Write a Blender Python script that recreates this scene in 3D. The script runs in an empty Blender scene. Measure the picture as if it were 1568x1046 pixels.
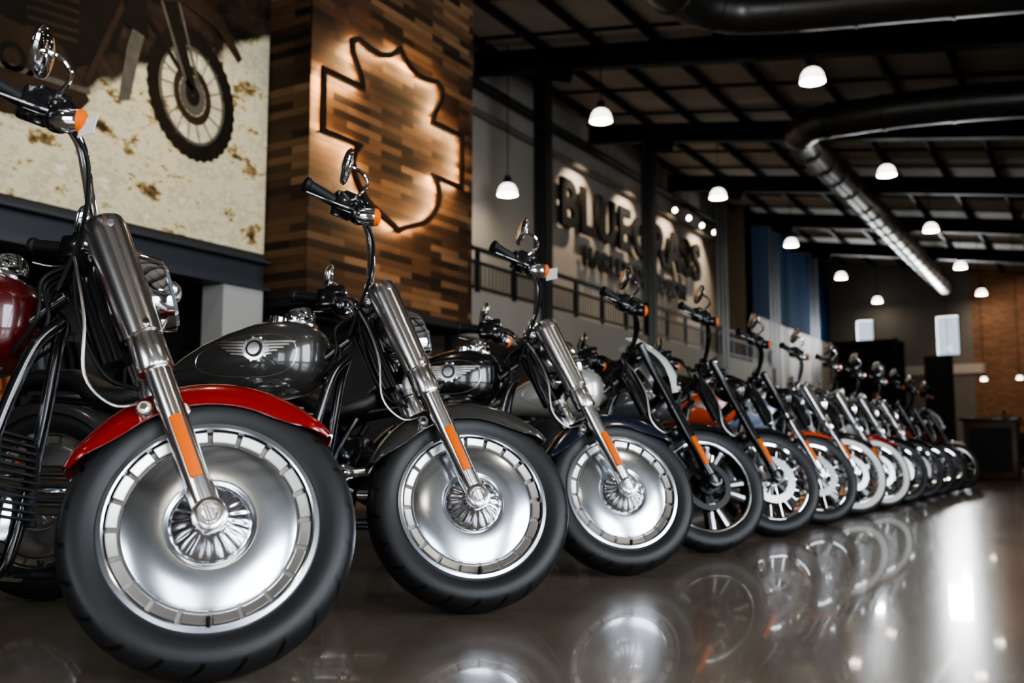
import bpy, bmesh, math, random
from mathutils import Matrix, Vector
random.seed(7)
scene = bpy.context.scene
COL = scene.collection
pi = math.pi

# ------------------------------------------------------------------ materials
MATS = {}
def nodes_of(m):
    m.use_nodes = True
    return m.node_tree.nodes, m.node_tree.links

def mat(name, color=(0.8,0.8,0.8), metal=0.0, rough=0.5, coat=0.0, emit=None, estr=0.0,
        noise=None, bump=0.0, nscale=20.0, spec=0.5):
    if name in MATS: return MATS[name]
    m = bpy.data.materials.new(name)
    n, l = nodes_of(m)
    b = n["Principled BSDF"]
    b.inputs["Base Color"].default_value = (*color, 1)
    b.inputs["Metallic"].default_value = metal
    b.inputs["Roughness"].default_value = rough
    b.inputs["Coat Weight"].default_value = coat
    b.inputs["Coat Roughness"].default_value = 0.04
    b.inputs["Specular IOR Level"].default_value = spec
    if emit:
        b.inputs["Emission Color"].default_value = (*emit, 1)
        b.inputs["Emission Strength"].default_value = estr
    tc = n.new("ShaderNodeTexCoord")
    nt = n.new("ShaderNodeTexNoise"); nt.inputs["Scale"].default_value = nscale
    nt.inputs["Detail"].default_value = 4
    l.new(tc.outputs["Object"], nt.inputs["Vector"])
    if noise:
        mx = n.new("ShaderNodeMix"); mx.data_type = 'RGBA'
        mx.inputs[6].default_value = (*color, 1); mx.inputs[7].default_value = (*noise, 1)
        l.new(nt.outputs["Fac"], mx.inputs[0]); l.new(mx.outputs[2], b.inputs["Base Color"])
    if bump:
        bp = n.new("ShaderNodeBump"); bp.inputs["Strength"].default_value = bump
        bp.inputs["Distance"].default_value = 0.01
        l.new(nt.outputs["Fac"], bp.inputs["Height"]); l.new(bp.outputs[0], b.inputs["Normal"])
    MATS[name] = m
    return m

def M_(n, l, op, a, b=None, clamp=False):
    nd = n.new("ShaderNodeMath"); nd.operation = op; nd.use_clamp = clamp
    for i, s in enumerate((a, b)):
        if s is None: continue
        if isinstance(s, (int, float)): nd.inputs[i].default_value = s
        else: l.new(s, nd.inputs[i])
    return nd.outputs[0]

chrome = mat("chrome", (0.84,0.85,0.87), 1.0, 0.06)
polished = mat("polished_aluminium", (0.88,0.92,0.98), 1.0, 0.17, noise=(0.78,0.83,0.91), nscale=6)
brushed = mat("brushed_aluminium", (0.72,0.69,0.65), 1.0, 0.32)
groove = mat("groove_shade_metal", (0.20,0.19,0.18), 1.0, 0.45)  # darker metal colour paints shade into the gaps between rim blocks
satin = mat("satin_fork_metal", (0.74,0.72,0.70), 1.0, 0.20)
darkmetal = mat("dark_engine_metal", (0.03,0.03,0.032), 0.6, 0.35)
blackgloss = mat("black_gloss", (0.005,0.005,0.006), 0.0, 0.2, coat=.8)
blackrub = mat("black_rubber", (0.008,0.008,0.009), 0.0, 0.55, spec=.25)
leather = mat("black_leather", (0.008,0.007,0.007), 0.0, 0.45, bump=0.3, nscale=200)
orangelens = mat("amber_lens", (0.72,0.13,0.008), 0.0, 0.45, spec=.12)
redlens = mat("red_lens", (0.5,0.01,0.01), 0.0, 0.2, coat=1.0)
glassdark = mat("headlamp_glass", (0.35,0.38,0.42), 0.7, 0.08, coat=1.0)
whitewall = mat("whitewall_rubber", (0.75,0.74,0.70), 0.0, 0.5)
holeblack = mat("hole_shade_black", (0.004,0.004,0.004), 0.0, 0.8)
tagpaper = mat("tag_paper", (0.7,0.7,0.68), 0.0, 0.6)
machined = mat("machined_edge", (0.85,0.85,0.86), 1.0, 0.22)

def paint(name, c, metal=0.0):
    return mat("paint_"+name, c, metal, 0.25, coat=1.0)

WS=1.12      # wheel scale
def tyre_mat():
    m = bpy.data.materials.new("tyre_rubber"); n, l = nodes_of(m); b = n["Principled BSDF"]
    b.inputs["Roughness"].default_value = 0.44
    b.inputs["Specular IOR Level"].default_value = 0.38
    tc = n.new("ShaderNodeTexCoord"); sp = n.new("ShaderNodeSeparateXYZ")
    l.new(tc.outputs["Object"], sp.inputs[0])
    x, y, z = sp.outputs
    x = M_(n,l,'DIVIDE', x, WS)
    zz = M_(n,l,'SUBTRACT', M_(n,l,'DIVIDE', z, WS), 0.33)
    ang = M_(n,l,'ARCTAN2', x, zz)
    r2 = M_(n,l,'ADD', M_(n,l,'MULTIPLY', x, x), M_(n,l,'MULTIPLY', zz, zz))
    r = M_(n,l,'SQRT', r2)
    ay = M_(n,l,'ABSOLUTE', y)
    ph = M_(n,l,'ADD', M_(n,l,'MULTIPLY', ang, 22.0), M_(n,l,'MULTIPLY', ay, 55.0))
    s = M_(n,l,'SINE', ph)
    g = M_(n,l,'GREATER_THAN', s, 0.90)
    side = M_(n,l,'GREATER_THAN', r, 0.302)
    cen = M_(n,l,'GREATER_THAN', ay, 0.012)
    mask = M_(n,l,'MULTIPLY', M_(n,l,'MULTIPLY', g, side), cen)
    mx = n.new("ShaderNodeMix"); mx.data_type='RGBA'
    mx.inputs[6].default_value=(0.012,0.012,0.013,1); mx.inputs[7].default_value=(0.001,0.001,0.001,1)
    l.new(mask, mx.inputs[0]); l.new(mx.outputs[2], b.inputs["Base Color"])
    ring = M_(n,l,'GREATER_THAN', M_(n,l,'SINE', M_(n,l,'MULTIPLY', r, 330.0)), 0.75)
    band = M_(n,l,'MULTIPLY', M_(n,l,'GREATER_THAN', r, 0.262), M_(n,l,'LESS_THAN', r, 0.276))
    let = M_(n,l,'MULTIPLY', M_(n,l,'GREATER_THAN', M_(n,l,'SINE', M_(n,l,'MULTIPLY', ang, 95.0)), 0.1), M_(n,l,'GREATER_THAN', M_(n,l,'SINE', M_(n,l,'MULTIPLY', ang, 3.0)), 0.35))
    rib = M_(n,l,'ADD', M_(n,l,'MULTIPLY', ring, 0.12), M_(n,l,'MULTIPLY', M_(n,l,'MULTIPLY', band, let), 0.25))
    hgt = M_(n,l,'SUBTRACT', rib, mask)
    bp = n.new("ShaderNodeBump"); bp.inputs["Strength"].default_value=0.6; bp.inputs["Distance"].default_value=0.006
    l.new(hgt, bp.inputs["Height"]); l.new(bp.outputs[0], b.inputs["Normal"])
    return m
tyre = tyre_mat()

# ------------------------------------------------------------------ geometry
class G:
    def __init__(s): s.v=[]; s.f=[]; s.mi=[]; s.mats=[]
    def add(s, vf, m):
        v, f = vf
        if m not in s.mats: s.mats.append(m)
        k = s.mats.index(m); o = len(s.v)
        s.v += [tuple(p) for p in v]
        for q in f:
            s.f.append([i+o for i in q]); s.mi.append(k)
        return s
    def scale_wheel(s, cx):
        s.v=[(cx+(p[0]-cx)*WS, p[1], p[2]*WS) for p in s.v]
    def build(s, name, parent=None, M=None, ang=35, recalc=True):
        me = bpy.data.meshes.new(name)
        me.from_pydata(s.v, [], s.f)
        for m in s.mats: me.materials.append(m)
        me.polygons.foreach_set("material_index", s.mi)
        me.update()
        if recalc:
            bm = bmesh.new(); bm.from_mesh(me)
            bmesh.ops.recalc_face_normals(bm, faces=bm.faces[:]); bm.to_mesh(me); bm.free()
        me.polygons.foreach_set("use_smooth", [True]*len(me.polygons))
        me.set_sharp_from_angle(angle=math.radians(ang))
        ob = bpy.data.objects.new(name, me); COL.objects.link(ob)
        if parent: ob.parent = parent
        if M is not None: ob.matrix_basis = M
        return ob

def basis(d):
    d = Vector(d).normalized()
    a = Vector((0,0,1)) if abs(d.z) < 0.9 else Vector((1,0,0))
    e1 = a.cross(d).normalized(); e2 = d.cross(e1)
    return d, e1, e2

def revolve(profile, axis=(0,1,0), c=(0,0,0), segs=48, fn=None, closed=False):
    d, e1, e2 = basis(axis); c = Vector(c); v=[]; f=[]
    n = len(profile)
    for i in range(segs):
        a = 2*pi*i/segs
        for j,(r,s) in enumerate(profile):
            if fn: r, s = fn(r, s, a)
            v.append(c + d*s + (e1*math.cos(a)+e2*math.sin(a))*r)
    rng = n if closed else n-1
    for i in range(segs):
        i2 = (i+1) % segs
        for j in range(rng):
            j2 = (j+1) % n
            f.append([i*n+j, i2*n+j, i2*n+j2, i*n+j2])
    if not closed:
        if profile[0][0] > 1e-3: f.append([i*n for i in range(segs)])
        if profile[-1][0] > 1e-3: f.append([i*n+n-1 for i in range(segs)])
    return v, f

def revolve_open(profile, **k):
    v, f = revolve(profile, **k)
    f = [q for q in f if len(q)==4]
    return v, f

def cyl(a, b, r, segs=16, r2=None, bev=0.0):
    a=Vector(a); b=Vector(b); L=(b-a).length; r2 = r if r2 is None else r2
    if bev>0:
        p=[(max(r-bev,1e-4),0),(r,bev),(r2,L-bev),(max(r2-bev,1e-4),L)]
    else: p=[(r,0),(r2,L)]
    return revolve(p, axis=(b-a), c=a, segs=segs)

def catmull(P, sub=6):
    P=[Vector(p) for p in P]
    if len(P)<3: return P
    Q=[P[0]*2-P[1]]+P+[P[-1]*2-P[-2]]; out=[]
    for i in range(1,len(Q)-2):
        for k in range(sub):
            t=k/sub
            a,b,c,d=Q[i-1],Q[i],Q[i+1],Q[i+2]
            out.append(0.5*((2*b)+(c-a)*t+(2*a-5*b+4*c-d)*t*t+(3*b-3*c+d-a)*t**3))
    out.append(P[-1]); return out

def tube(P, r, segs=10, smooth=True, sub=6, closed=False):
    pts = catmull(P, sub) if smooth else [Vector(p) for p in P]
    n=len(pts)
    rad = (lambda t: r) if not isinstance(r,(list,tuple)) else (lambda t: r[min(int(t*(len(r)-1)),len(r)-2)]*(1-(t*(len(r)-1)-min(int(t*(len(r)-1)),len(r)-2)))+r[min(int(t*(len(r)-1)),len(r)-2)+1]*(t*(len(r)-1)-min(int(t*(len(r)-1)),len(r)-2)))
    v=[]; f=[]; up=None
    for i,p in enumerate(pts):
        if closed: T=(pts[(i+1)%n]-pts[i-1])
        else: T=(pts[min(i+1,n-1)]-pts[max(i-1,0)])
        if T.length<1e-9: T=Vector((0,0,1))
        T.normalize()
        if up is None: _,up,_=basis(T)
        up=(up-T*up.dot(T)).normalized(); bi=T.cross(up)
        rr=rad(i/(n-1))
        for k in range(segs):
            a=2*pi*k/segs; v.append(p+(up*math.cos(a)+bi*math.sin(a))*rr)
    for i in range(n if closed else n-1):
        i2=(i+1)%n
        for k in range(segs):
            k2=(k+1)%segs
            f.append([i*segs+k,i*segs+k2,i2*segs+k2,i2*segs+k])
    if not closed:
        f.append(list(range(segs))); f.append([(n-1)*segs+k for k in range(segs)])
    return v,f

def box(c, s, R=None, bev=0.0):
    bm=bmesh.new(); bmesh.ops.create_cube(bm,size=1)
    for q in bm.verts: q.co=Vector((q.co.x*s[0],q.co.y*s[1],q.co.z*s[2]))
    if bev>0: bmesh.ops.bevel(bm,geom=bm.edges[:],offset=bev,segments=2,affect='EDGES',profile=0.5)
    v=[]; 
    for q in bm.verts:
        p=q.co.copy()
        if R is not None: p=R@p
        v.append(p+Vector(c))
    bm.verts.index_update()
    f=[[q.index for q in fc.verts] for fc in bm.faces]; bm.free()
    return v,f

def loft(secs, cap=True, closed=True):
    n=len(secs[0]); v=[Vector(p) for s in secs for p in s]; f=[]
    for i in range(len(secs)-1):
        for k in range(n if closed else n-1):
            k2=(k+1)%n
            f.append([i*n+k,i*n+k2,(i+1)*n+k2,(i+1)*n+k])
    if cap:
        f.append(list(range(n))); f.append([(len(secs)-1)*n+k for k in range(n)])
    return v,f

def sgnp(c,e): return math.copysign(abs(c)**e, c)
def ssec(x, w, zc, h, p=2.6, n=28, yc=0):
    return [(x, yc+w*sgnp(math.cos(2*pi*k/n),2/p), zc+h*sgnp(math.sin(2*pi*k/n),2/p)) for k in range(n)]
def ellipsoid(c, rx, ry, rz, R=None, su=16, sv=10):
    v=[];f=[]
    for j in range(sv+1):
        ph=pi*j/sv
        for i in range(su):
            a=2*pi*i/su
            p=Vector((rx*math.sin(ph)*math.cos(a)+0, ry*math.sin(ph)*math.sin(a), rz*math.cos(ph)))
            if R is not None: p=R@p
            v.append(p+Vector(c))
    for j in range(sv):
        for i in range(su):
            i2=(i+1)%su; f.append([j*su+i,j*su+i2,(j+1)*su+i2,(j+1)*su+i])
    return v,f
def extrude_poly(pts2, mapf, d0, d1):
    n=len(pts2); v=[mapf(p[0],p[1],d0) for p in pts2]+[mapf(p[0],p[1],d1) for p in pts2]
    f=[list(range(n)),[n+i for i in range(n)][::-1]]
    for i in range(n):
        j=(i+1)%n; f.append([i,j,n+j,n+i])
    return v,f

# ------------------------------------------------------------------ motorcycle
RW=0.33
RAKE=math.radians(27)
U=Vector((-math.sin(RAKE),0,math.cos(RAKE))); N=Vector((math.cos(RAKE),0,math.sin(RAKE)))
A=Vector((0,0,RW*WS))
def FP(t,o=0.0,y=0.0): return A+U*t+N*o+Vector((0,y,0))

def tyre_geom(g, cx, hw, whitew=False, segs=96):
    k=hw/0.08
    p=[(.228,.058*k),(.240,.068*k),(.268,.080*k),(.296,.079*k),(.314,.066*k),(.324,.045*k),(.329,.022*k),(.33,0)]
    prof=p+[(r,-y) for r,y in p[-2::-1]]
    g.add(revolve_open(prof,c=(cx,0,RW),segs=segs),tyre)
    if whitew:
        for s in (1,-1):
            g.add(revolve_open([(.243,s*.0715*k),(.262,s*.0805*k),(.288,s*.0815*k)],c=(cx,0,RW),segs=segs),whitewall)
    g.scale_wheel(cx)

def wheel_geom(g, cx, kind, hw, segs=96):
    C=(cx,0,RW); k=hw/0.08
    if kind=='disc':
        for s in (1,-1):
            lip=[(.228,s*.05),(.241,s*.062),(.243,s*.070),(.240,s*.0745),(.230,s*.0755),(.226,s*.073),(.2240,s*.045)]
            g.add(revolve_open(lip,c=C,segs=128),polished)
            g.add(revolve_open([(.2240,s*.044),(.192,s*.044)],c=C,segs=96),groove)
            dish=[(.193,s*.042),(.192,s*.058),(.190,s*.0605),(.186,s*.0620),(.172,s*.0655),(.158,s*.0685),(.144,s*.0708),(.130,s*.0724),(.116,s*.0733),(.104,s*.0736),(.098,s*.0734),(.094,s*.071),(.090,s*.0705)]
            g.add(revolve_open(dish,c=C,segs=128),polished)
            def fl(r,y,a):
                m = 0.5+0.5*math.cos(a*18)
                amp = 0.0035 if .042<r<.088 else 0.0
                return r, y - s*amp*(m**2)
            hub=[(.091,s*.068),(.087,s*.077),(.082,s*.082),(.074,s*.088),(.064,s*.095),(.055,s*.100),(.047,s*.106),(.041,s*.110),(.036,s*.115),(.022,s*.118),(.0005,s*.118)]
            g.add(revolve_open(hub,c=C,segs=180,fn=fl),polished)
            nb=20
            for i in range(nb):
                a0=2*pi*i/nb
                da=2*pi/nb*0.40
                na=5
                secs=[]
                for q in range(na):
                    a=a0+da*(2*q/(na-1)-1)
                    sec=[]
                    for (r,y) in ((.1975,s*.044),(.1975,s*.0600),(.200,s*.0630),(.2185,s*.0695),(.2215,s*.067),(.2215,s*.044)):
                        sec.append((cx+r*math.sin(a),y,RW+r*math.cos(a)))
                    secs.append(sec)
                g.add(loft(secs),brushed)
        g.add(revolve_open([(.222,-.05),(.222,.05)],c=C,segs=64),darkmetal)
        g.add(tube([(cx+.030,-.070,RW-.222),(cx+.028,-.083,RW-.205)],.005,8,False),blackrub)
    else:
        rimm = blackgloss if kind=='black' else chrome
        for s in (1,-1):
            g.add(revolve_open([(.228,s*.05*k),(.241,s*.064*k),(.243,s*.071*k),(.238,s*.0735*k),(.226,s*.068*k),(.218,s*.03*k),(.212,0)],c=C,segs=72),rimm)
        g.add(revolve([(.0005,-.07),(.03,-.07),(.045,-.06),(.05,-.035),(.03,-.025),(.03,.025),(.05,.035),(.045,.06),(.03,.07),(.0005,.07)],c=C,segs=32), rimm if kind!='black' else darkmetal)
        if kind=='black':
            for i in range(5):
                for da in (-.17,.17):
                    a=2*pi*i/5+.3
                    p0=Vector((math.sin(a+da*.5)*.04,0,math.cos(a+da*.5)*.04))
                    p1=Vector((math.sin(a+da*1.25)*.225,0,math.cos(a+da*1.25)*.225))
                    dd=(p1-p0).normalized(); sd=dd.cross(Vector((0,1,0)))
                    secs=[]
                    for p,w,h in ((p0,.013,.03),(p1,.017,.03)):
                        P=p+Vector(C)
                        secs.append([P+sd*w+Vector((0,-h,0)),P+sd*w+Vector((0,h,0)),P-sd*w+Vector((0,h,0)),P-sd*w+Vector((0,-h,0))])
                    g.add(loft(secs),blackgloss)
                    secs=[]
                    for p,w in ((p0+dd*.05,.005),(p1-dd*.004,.009)):
                        P=p+Vector(C)+sd*(.007 if da>0 else -.007)
                        secs.append([P+sd*w+Vector((0,-.0325,0)),P+sd*w+Vector((0,-.030,0)),P-sd*w+Vector((0,-.030,0)),P-sd*w+Vector((0,-.0325,0))])
                    g.add(loft(secs),machined)
            g.add(revolve_open([(.232,-.0725*k),(.233,-.0735*k),(.238,-.0745*k)],c=C,segs=96),machined)
            g.add(revolve([(.10,-.055),(.130,-.055),(.130,-.060),(.10,-.060)],c=C,segs=48,closed=True),darkmetal)
        else:
            ns=36
            for i in range(ns):
                a=2*pi*i/ns; s=1 if i%2 else -1
                a2=a+(.35 if (i//2)%2 else -.35)
                g.add(tube([Vector(C)+Vector((.045*math.sin(a2),s*.045,.045*math.cos(a2))),Vector(C)+Vector((.218*math.sin(a),s*.01,.218*math.cos(a)))],.0028,5,False),chrome)
            g.add(revolve([(.10,-.073),(.146,-.073),(.146,-.079),(.10,-.079)],c=C,segs=48,closed=True),machined)
            for i in range(6):
                a=2*pi*i/6
                g.add(tube([Vector(C)+Vector((.04*math.sin(a),-.066,.04*math.cos(a))),Vector(C)+Vector((.105*math.sin(a+.2),-.076,.105*math.cos(a+.2)))],.007,6,False),brushed)
    g.scale_wheel(cx)

def fender_geom(g, cx, m, a0, a1, R, w0, w1, rs):
    secs=[]; na=44; nq=16
    for i in range(na+1):
        t=i/na; a=math.radians(a0+(a1-a0)*t)
        w=w0+(w1-w0)*t
        e=min(t,1-t)*2
        rsk=rs+(R-.022-rs)*(1-min(1,e*2.2))**2
        wt=w*(1-.35*(1-min(1,e*7))**2)
        sec=[]
        for q in range(nq+1):
            qq=(2*q/nq-1)*pi/2
            y=wt*math.sin(qq); r=R-(R-rsk)*(1-math.cos(qq))**1.15
            sec.append((cx+r*math.cos(a),y,RW+r*math.sin(a)))
        inner=[]
        for q in range(nq,-1,-1):
            qq=(2*q/nq-1)*pi/2
            y=(wt-.004)*math.sin(qq); r=R-.005-(R-rsk-.003)*(1-math.cos(qq))**1.15
            inner.append((cx+r*math.cos(a),y,RW+r*math.sin(a)))
        secs.append(sec+inner)
    g.add(loft(secs),m)
    g.scale_wheel(cx)

TANK=[(-.575,.02,.935,.03),(-.585,.06,.93,.065),(-.61,.105,.93,.105),(-.66,.145,.927,.134),(-.74,.170,.925,.147),(-.84,.175,.915,.145),
      (-.94,.166,.90,.130),(-1.04,.145,.883,.108),(-1.13,.112,.863,.081),(-1.20,.078,.848,.055),(-1.245,.035,.842,.028)]
TP=2.5
def tank_at(x):
    for a,b in zip(TANK[:-1],TANK[1:]):
        if a[0]>=x>=b[0]:
            t=(a[0]-x)/(a[0]-b[0]); return [a[i]+(b[i]-a[i])*t for i in range(4)]
    return TANK[-1]
def tank_y(x,z):
    _,w,zc,h=tank_at(x); q=min(.98,abs((z-zc)/h))
    return -w*(1-q**TP)**(1/TP)

def motorcycle(X, Y, cfg, heading=20, steer=25, lean=9):
    root=bpy.data.objects.new("motorcycle", None); COL.objects.link(root)
    P=cfg.get('paint'); FPm=cfg.get('fender',P); wk=cfg.get('wheel','disc'); hw=cfg.get('hw',.08)
    forkm=cfg.get('fork',satin); coverm=cfg.get('cover',satin); barm=cfg.get('bar',chrome); engm=cfg.get('eng',chrome)
    hi=cfg.get('detail',True); rise=cfg.get('rise',0.0)
    Pp=Vector((-.10,0,RW*WS))
    S=Matrix.Translation(Pp)@Matrix.Rotation(math.radians(steer),4,U)@Matrix.Translation(-Pp)
    g=G(); tyre_geom(g,0,hw,cfg.get('ww',False)); g.build("front_tyre",root,S,60,True)
    tv=[Vector(p) for p in g.v]
    g=G(); wheel_geom(g,0,wk,hw); g.build("front_wheel",root,S,28)
    # --- fork
    g=G()
    R=Matrix.Rotation(-RAKE,3,'Y')
    for s in (1,-1):
        y=s*.137
        g.add(revolve([(.020,-.045),(.030,-.040),(.034,-.02),(.034,.46),(.030,.465),(.028,.52),(.028,.53)],axis=U,c=FP(0,0,y),segs=28),forkm)
        if cfg.get('covers',True):
            g.add(revolve([(.036,.415),(.045,.417),(.0475,.425),(.0475,.50),(.046,.505),(.046,.515),(.051,.52),(.057,.84),(.057,.865),(.052,.885),(.035,.892),(.02,.893)],axis=U,c=FP(0,-.004,y),segs=36),coverm)
            for tt in (.535,.85):
                g.add(cyl(FP(tt,.010,y+s*.050),FP(tt,.010,y+s*.060),.009,8),chrome)
        else:
            g.add(revolve([(.030,.46),(.036,.465),(.036,.49),(.026,.50),(.026,.88),(.03,.89),(.02,.91)],axis=U,c=FP(0,0,y),segs=24),coverm)
        # axle clamp lug with a recessed socket, its shade painted by a black disc
        g.add(revolve_open([(.0005,s*.104),(.040,s*.104),(.044,s*.112),(.044,s*.160),(.040,s*.170),(.034,s*.173),(.028,s*.173),(.026,s*.168),(.023,s*.168),(.0225,s*.172),(.0185,s*.172),(.0178,s*.168),(.0178,s*.145)],c=A,segs=36),forkm)
        g.add(revolve_open([(.0178,s*.160),(.0005,s*.160)],c=A,segs=20),holeblack)
        g.add(box(FP(.045,0,s*.137),(.07,.05,.09),R,.015),forkm)
        g.add(box(FP(.185,0,y+s*.034),(.032,.012,.175),R,.005),orangelens)
        for t_,o_ in ((.30,.025),(.335,-.06)):
            g.add(cyl(FP(t_,o_,s*.09),FP(t_,o_,s*.125),.021,14,bev=.004),forkm)
            g.add(cyl(FP(t_,o_,s*.12),FP(t_,o_,s*.133),.010,6),chrome)
    g.add(box(FP(.57,0,0),(.08,.26,.05),R,.012),darkmetal)
    g.add(box(FP(.84,-.01,0),(.09,.26,.035),R,.010),barm)
    g.add(cyl(FP(.53,-.07),FP(.89,-.07),.032,16),blackgloss)
    g.build("fork",root,S,30)
    # --- brake caliper + hose
    g=G()
    g.add(box(FP(.16,-.10,.10),(.07,.05,.12),R,.015),chrome)
    g.add(tube([FP(.36,-.05,-.09),FP(.37,-.13,-.12),FP(.46,-.17,-.14),FP(.60,-.13,-.16),FP(.74,-.11,-.13),FP(.86,-.1,-.07)],.004,6),brushed)
    g.add(tube([FP(.45,-.05,.02),FP(.50,-.12,-.02),FP(.64,-.14,-.04),FP(.78,-.12,-.05),FP(.88,-.08,-.06)],.006,6),blackrub)
    g.build("brake_lines",root,S)
    # --- front fender
    g=G()
    if cfg.get('fend','full')=='full': fender_geom(g,0,FPm,46,163,.360,.092,.106,.284)
    else: fender_geom(g,0,FPm,62,150,.350,hw+.012,hw+.014,.305)
    g.build("front_fender",root,S,40)
    # --- headlamp
    g=G(); hl=cfg.get('head','nacelle')
    hc=FP(.72,.055)
    fw=Vector((1,0,-.02)).normalized()
    if hl=='nacelle':
        def sq(o,w,h,p=3.2): return [(hc.x+o+(z-hc.z)*-.40,y,z) for (_,y,z) in ssec(0,w,hc.z,h,p,36)]
        g.add(loft([sq(o,w,h) for (o,w,h) in ((-.12,.03,.04),(-.10,.07,.085),(-.05,.084,.10),(.0,.090,.102),(.045,.092,.092),(.058,.090,.088),(.061,.084,.082))]),chrome)
        g.add(loft([sq(o,w,h) for (o,w,h) in ((.060,.080,.078),(.070,.072,.070),(.074,.04,.04))]),glassdark)
        g.add(ellipsoid((hc.x+.062,0,hc.z+.01),.03,.045,.03),machined)
        g.add(loft([ssec(FP(.90).x-.05,.07,FP(.86).z,.02),ssec(FP(.86).x+.03,.08,FP(.86).z-.02,.035),ssec(hc.x-.03,.08,hc.z+.055,.05)]),satin)
    elif hl=='round':
        g.add(revolve([(.0005,-.13),(.05,-.12),(.082,-.07),(.094,0),(.096,.03),(.090,.045)],axis=fw,c=FP(.68,.12),segs=36),cfg.get('shell',chrome))
        g.add(revolve([(.091,.04),(.06,.055),(.0005,.06)],axis=fw,c=FP(.68,.12),segs=36),glassdark)
    else:
        g.add(revolve([(.0005,-.10),(.05,-.1),(.075,-.04),(.08,.03),(.072,.04)],axis=fw,c=FP(.62,.13),segs=30),blackgloss)
        g.add(revolve([(.074,.035),(.05,.05),(.0005,.052)],axis=fw,c=FP(.62,.13),segs=30),glassdark)
        secs=[]
        for i in range(9):
            t=i/8; w=.125*math.sin(pi*(.22+.62*t))**.8
            sec=[]
            for k in range(13):
                q=2*k/12-1
                sec.append(FP(.57+.42*t,.18-.10*t-.10*q*q+.06*math.sin(pi*t),w*q))
            for k in range(12,-1,-1):
                q=2*k/12-1
                sec.append(FP(.57+.42*t,.172-.10*t-.10*q*q+.06*math.sin(pi*t),w*q*.97))
            secs.append(sec)
        g.add(loft(secs),cfg.get('screen',P))
    g.build("headlamp",root,S,35)
    # --- handlebar
    g=G(); z0=rise-.02
    for s in (1,-1):
        g.add(tube([(-.415,s*.045,1.12),(-.425,s*.045,1.19+z0*.3)],.021,12,False),barm)
        g.add(box((-.43,s*.045,1.195+z0*.3),(.06,.035,.05),None,.01),barm)
        g.add(tube([(-.44,0,1.185+z0*.3),(-.44,s*.06,1.19+z0*.3),(-.445,s*.13,1.205+z0*.4),(-.46,s*.22,1.27+z0*.8),(-.485,s*.28,1.335+z0),(-.535,s*.33,1.362+z0),(-.64,s*.38,1.375+z0),(-.68,s*.395,1.38+z0)],.0145,12),barm)
        a=Vector((-.605,s*.365,1.370+z0)); b=Vector((-.72,s*.415,1.392+z0))
        g.add(revolve([(.017,0),(.025,.004),(.0225,.02),(.0225,.12),(.028,.126),(.028,.140),(.012,.144)],axis=b-a,c=a,segs=18),blackrub)
        g.add(box((-.585,s*.358,1.368+z0),(.085,.060,.085),Matrix.Rotation(-s*.4,3,'Z'),.012),blackgloss)
        g.add(box((-.555,s*.345,1.405+z0),(.085,.05,.042),Matrix.Rotation(-s*.4,3,'Z'),.010),blackgloss)
        g.add(ellipsoid((-.525,s*.355,1.352+z0),.045,.040,.052),blackgloss)
        g.add(tube([(-.53,s*.37,1.345+z0),(-.58,s*.400,1.335+z0),(-.66,s*.430,1.335+z0),(-.72,s*.440,1.345+z0)],[.008,.006,.005,.006],8),blackgloss)
        g.add(tube([(-.52,s*.33,1.36+z0),(-.46,s*.27,1.30+z0),(-.45,s*.18,1.20+z0*.5),(-.47,s*.09,1.10),(-.50,s*.05,.98)],.006,6),blackrub)
    g.build("handlebar",root,S,40)
    g=G()
    for s in (1,-1):
        c=Vector((-.49,s*.375,1.325+z0))
        g.add(revolve([(.0005,-.055),(.018,-.048),(.031,-.02),(.034,.012),(.034,.022)],axis=(1,s*.15,0),c=c,segs=24),barm)
        g.add(revolve([(.033,.022),(.030,.034),(.017,.042),(.0005,.044)],axis=(1,s*.15,0),c=c,segs=24),orangelens)
        g.add(tube([(-.545,s*.345,1.35+z0),(-.51,s*.365,1.33+z0)],.010,8,False),barm)
        g.add(tube([(-.56,s*.35,1.40+z0),(-.530,s*.375,1.42+z0),(-.510,s*.41,1.445+z0),(-.535,s*.43,1.475+z0),(-.575,s*.425,1.495+z0)],.0065,8),barm)
        R2=Matrix.Rotation(s*-.02,3,'Z')@Matrix.Rotation(.12,3,'Y')
        g.add(ellipsoid((-.59,s*.415,1.500+z0),.019,.082,.062,R2,24,14),barm)
        g.add(ellipsoid((-.598,s*.413,1.500+z0),.014,.076,.056,R2,24,14),mat("mirror_glass",(.9,.9,.9),1,.02))
    if cfg.get('tag'):
        g.add(box((-.44,-.40,1.30+z0),(.002,.055,.06),Matrix.Rotation(.9,3,'Z')),tagpaper)
    g.build("mirrors_and_signals",root,S,40)

    # ================= body
    g=G()
    g.add(loft([ssec(x,w,zc,h,TP,40) for x,w,zc,h in TANK]),P)
    g.build("fuel_tank",root,None,50)
    g=G()
    cm=chrome if cfg.get('covers',True) else blackgloss
    g.add(loft([ssec(-.64,.03,1.055,.012),ssec(-.68,.055,1.070,.02),ssec(-.80,.055,1.062,.022),ssec(-.95,.04,1.015,.022),ssec(-1.05,.02,.975,.018)]),cm)
    g.add(revolve([(.06,0),(.064,.02),(.060,.045),(.052,.05)],axis=(-.45,0,1),c=(-.70,0,1.065),segs=32),cm)
    g.add(revolve([(.05,.0495),(.0005,.052)],axis=(-.45,0,1),c=(-.70,0,1.065),segs=32),glassdark)
    g.add(cyl((-.74,.09,1.03),(-.74,.09,1.070),.03,20,bev=.006),chrome)
    g.add(cyl((-.76,-.085,1.035),(-.76,-.085,1.072),.034,24,bev=.006),chrome)
    g.build("tank_console",root,None,40)
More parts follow.
